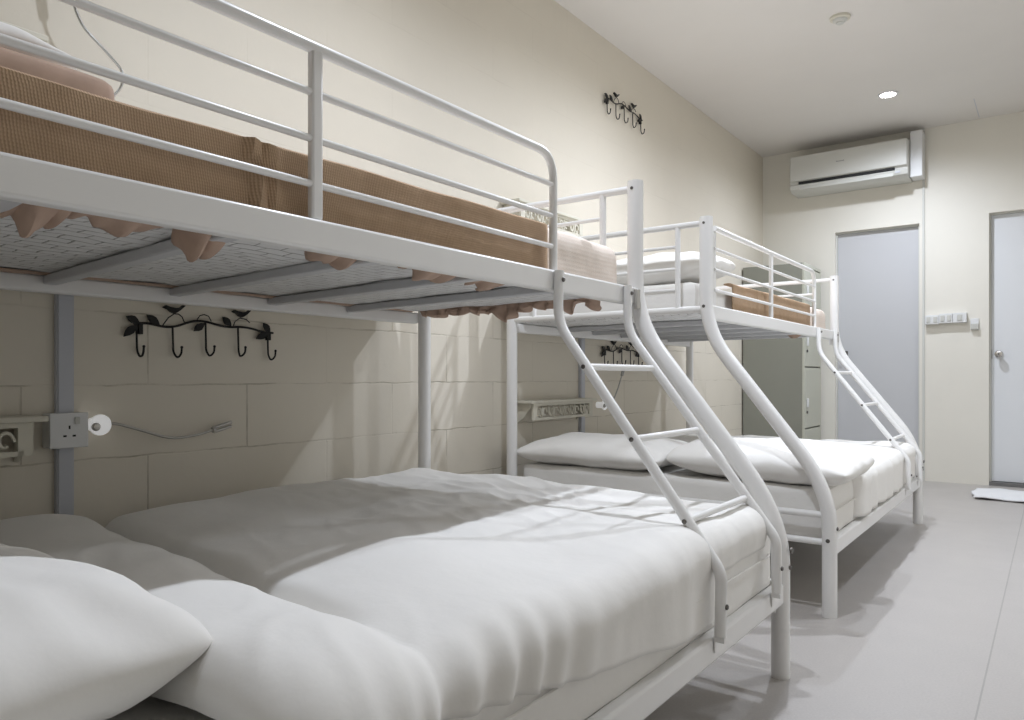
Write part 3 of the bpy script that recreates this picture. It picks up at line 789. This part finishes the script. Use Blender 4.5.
def wall_shelf(label, y, z, ln=0.60, dep=0.115):
    """cream bracket shelf with a fretwork front; y,z = centre of the top edge"""
    t = thing('wall_shelf', label, 'shelf', (0, y, z), 'cream fretwork wall shelves')
    h = ln/2
    obj('shelf_board', boxes((0.001, dep, -h, h, -0.014, 0)), M['shelf'], t, True, 0.003)
    fr = bmesh.new(); fx0, fx1 = dep-0.022, dep-0.012
    box(fr, fx0, fx1, -h+0.03, h-0.03, -0.026, -0.0145); box(fr, fx0, fx1, -h+0.05, h-0.05, -0.094, -0.082)
    box(fr, fx0, fx1, -h+0.03, -h+0.062, -0.094, -0.026); box(fr, fx0, fx1, h-0.062, h-0.03, -0.094, -0.026)
    fm = (fx0+fx1)/2
    n = 5; sp = (ln-0.12)/n
    for k in range(n):
        c = -h+0.06+sp*(k+0.5)
        for s in (-1, 1):
            pts = []
            for q in range(22):
                a = q/21*PI*1.7; r = 0.021*(1-0.6*q/21)
                pts.append((fm, c+s*(sp*0.22)+s*r*math.cos(a)*0.9, -0.055-0.004*s+r*math.sin(a)*s*1.25))
            tube(fr, pts, 0.0042, 6)
        tube(fr, [(fm, c, -0.028), (fm, c+0.006, -0.054), (fm, c, -0.084)], 0.0045, 6)
        tube(fr, [(fm, c-sp*0.45, -0.028), (fm, c-sp*0.25, -0.07), (fm, c-sp*0.1, -0.084)], 0.004, 6)
    obj('fretwork_panel', fr, M['shelf'], t)
    for s in (-1, 1):
        yb = s*(h-0.03)
        pts = [(0.001, -0.0145), (dep-0.024, -0.0145), (dep-0.024, -0.035), (dep*0.62, -0.052), (dep*0.45, -0.082), (0.018, -0.105), (0.001, -0.118)]
        bm = bmesh.new()
        a = [bm.verts.new((x, yb-0.006, z_)) for x, z_ in pts]; b = [bm.verts.new((x, yb+0.006, z_)) for x, z_ in pts]
        bm.faces.new(a); bm.faces.new(b[::-1])
        for i in range(len(pts)):
            j = (i+1) % len(pts); bm.faces.new((a[i], a[j], b[j], b[i]))
        obj('side_bracket', bm, M['shelf'], t, False, 0.002)
    return t
S1 = wall_shelf('cream fretwork wall shelf at the left edge beside the power socket', 0.46, 0.716, 0.61)
for y, z, lb in ((3.12, 0.700, 'cream fretwork wall shelf above the pillows of the farther lower bunk'),
                 (0.46, 1.640, 'cream fretwork wall shelf above the nearer upper bunk, top left corner'),
                 (3.02, 1.632, 'cream fretwork wall shelf behind the end of the nearer upper bunk')):
    c = copy_tree(S1); c.location = (0, y, z); c['label'] = lb
# cable conduits
for y, z0, z1, lb in ((0.842, 0, 1.16, 'pale grey vertical cable trunking on the wall behind the power socket'),
                      (3.44, 0, 1.16, 'pale grey vertical cable trunking on the wall behind the farther bed')):
    o = obj('cable_trunking', boxes((0, 0.016, y-0.021, y+0.021, z0, z1), (0.016, 0.019, y-0.018, y+0.018, z0, z1)), M['plastic_lav'], None, True, 0.002)
    tag(o, lb, 'cable trunking')
# sockets and reading lamps
def socket(label, y, z):
    t = thing('power_socket', label, 'socket', (0, y, z), 'white wall sockets')
    obj('back_box', boxes((0.0, 0.042, -0.045, 0.045, 0, 0.088)), M['plastic'], t, True, 0.003)
    f = obj('face_plate', boxes((0.0425, 0.050, -0.046, 0.046, -0.001, 0.089)), M['plastic'], t, True, 0.002)
    obj('switch', boxes((0.050, 0.054, 0.012, 0.024, 0.060, 0.078)), M['ac'], f, True, 0.001)
    for y0, z0, w_, h_ in ((0.0, 0.052, 0.004, 0.009), (-0.011, 0.030, 0.008, 0.005), (0.011, 0.030, 0.008, 0.005)):
        obj('pin_hole', boxes((0.0495, 0.0506, y0-w_/2, y0+w_/2, z0-h_/2, z0+h_/2)), M['hole'], f, False)
    return t
K1 = socket('white three-pin power socket on the wall under the nearer upper bunk', 0.838, 0.630)
K1.location.x = 0.0
def reading_lamp(label, y, z, arm, mi='grey_metal'):
    t = thing('reading_lamp', label, 'reading lamp', (0, y, z), 'flexible reading lamps')
    obj('wall_disc', lathe(bmesh.new(), [(0.018, 0.0), (0.018, 0.038), (0.026, 0.040), (0.028, 0.044), (0.027, 0.050), (0.004, 0.052)], 'X', 36), M['plug_disc'], t)
    obj('push_button', lathe(bmesh.new(), [(0.0105, 0.050), (0.011, 0.056), (0.008, 0.060), (0.002, 0.061)], 'X', 20, (0, -0.014, -0.004)), M['grey_metal'], t)
    pts = smooth_path(arm, 0.06, 8)
    obj('flexible_arm', T(pts, 0.0038, 10), M[mi], t)
    e, d = Vector(pts[-1]), (Vector(pts[-1])-Vector(pts[-2])).normalized()
    h = bmesh.new(); up = Vector((0, 0, 1)); sd = (up-d*up.dot(d)).normalized()
    tube(h, [e-d*0.004, e+d*0.004], 0.009, 12)
    tube(h, [e+sd*0.006, e+sd*0.006+d*0.062], 0.0052, 12); tube(h, [e-sd*0.006, e-sd*0.006+d*0.058], 0.0052, 12)
    obj('lamp_head', h, M[mi], t)
    return t
R1 = reading_lamp('grey flexible reading lamp with white round base beside the socket', 0.915, 0.684,
    [(0.03, 0.026, 0.002), (0.034, 0.05, 0.0), (0.038, 0.11, -0.020), (0.04, 0.20, -0.052), (0.04, 0.285, -0.043), (0.04, 0.33, -0.032)])
R2 = reading_lamp('chrome flexible reading lamp curving up above the nearer upper bunk', 0.915, 1.555,
    [(0.035, 0.028, 0.0), (0.05, 0.055, 0.042), (0.06, 0.054, 0.080), (0.062, 0.010, 0.116), (0.062, -0.05, 0.160), (0.062, -0.070, 0.202), (0.062, -0.074, 0.23)], 'chrome')
R3 = reading_lamp('grey flexible reading lamp on the wall beyond the fretwork shelf', 3.625, 0.655,
    [(0.03, 0.03, 0.0), (0.03, 0.08, 0.00), (0.035, 0.13, 0.03), (0.04, 0.17, 0.09), (0.045, 0.21, 0.17)])
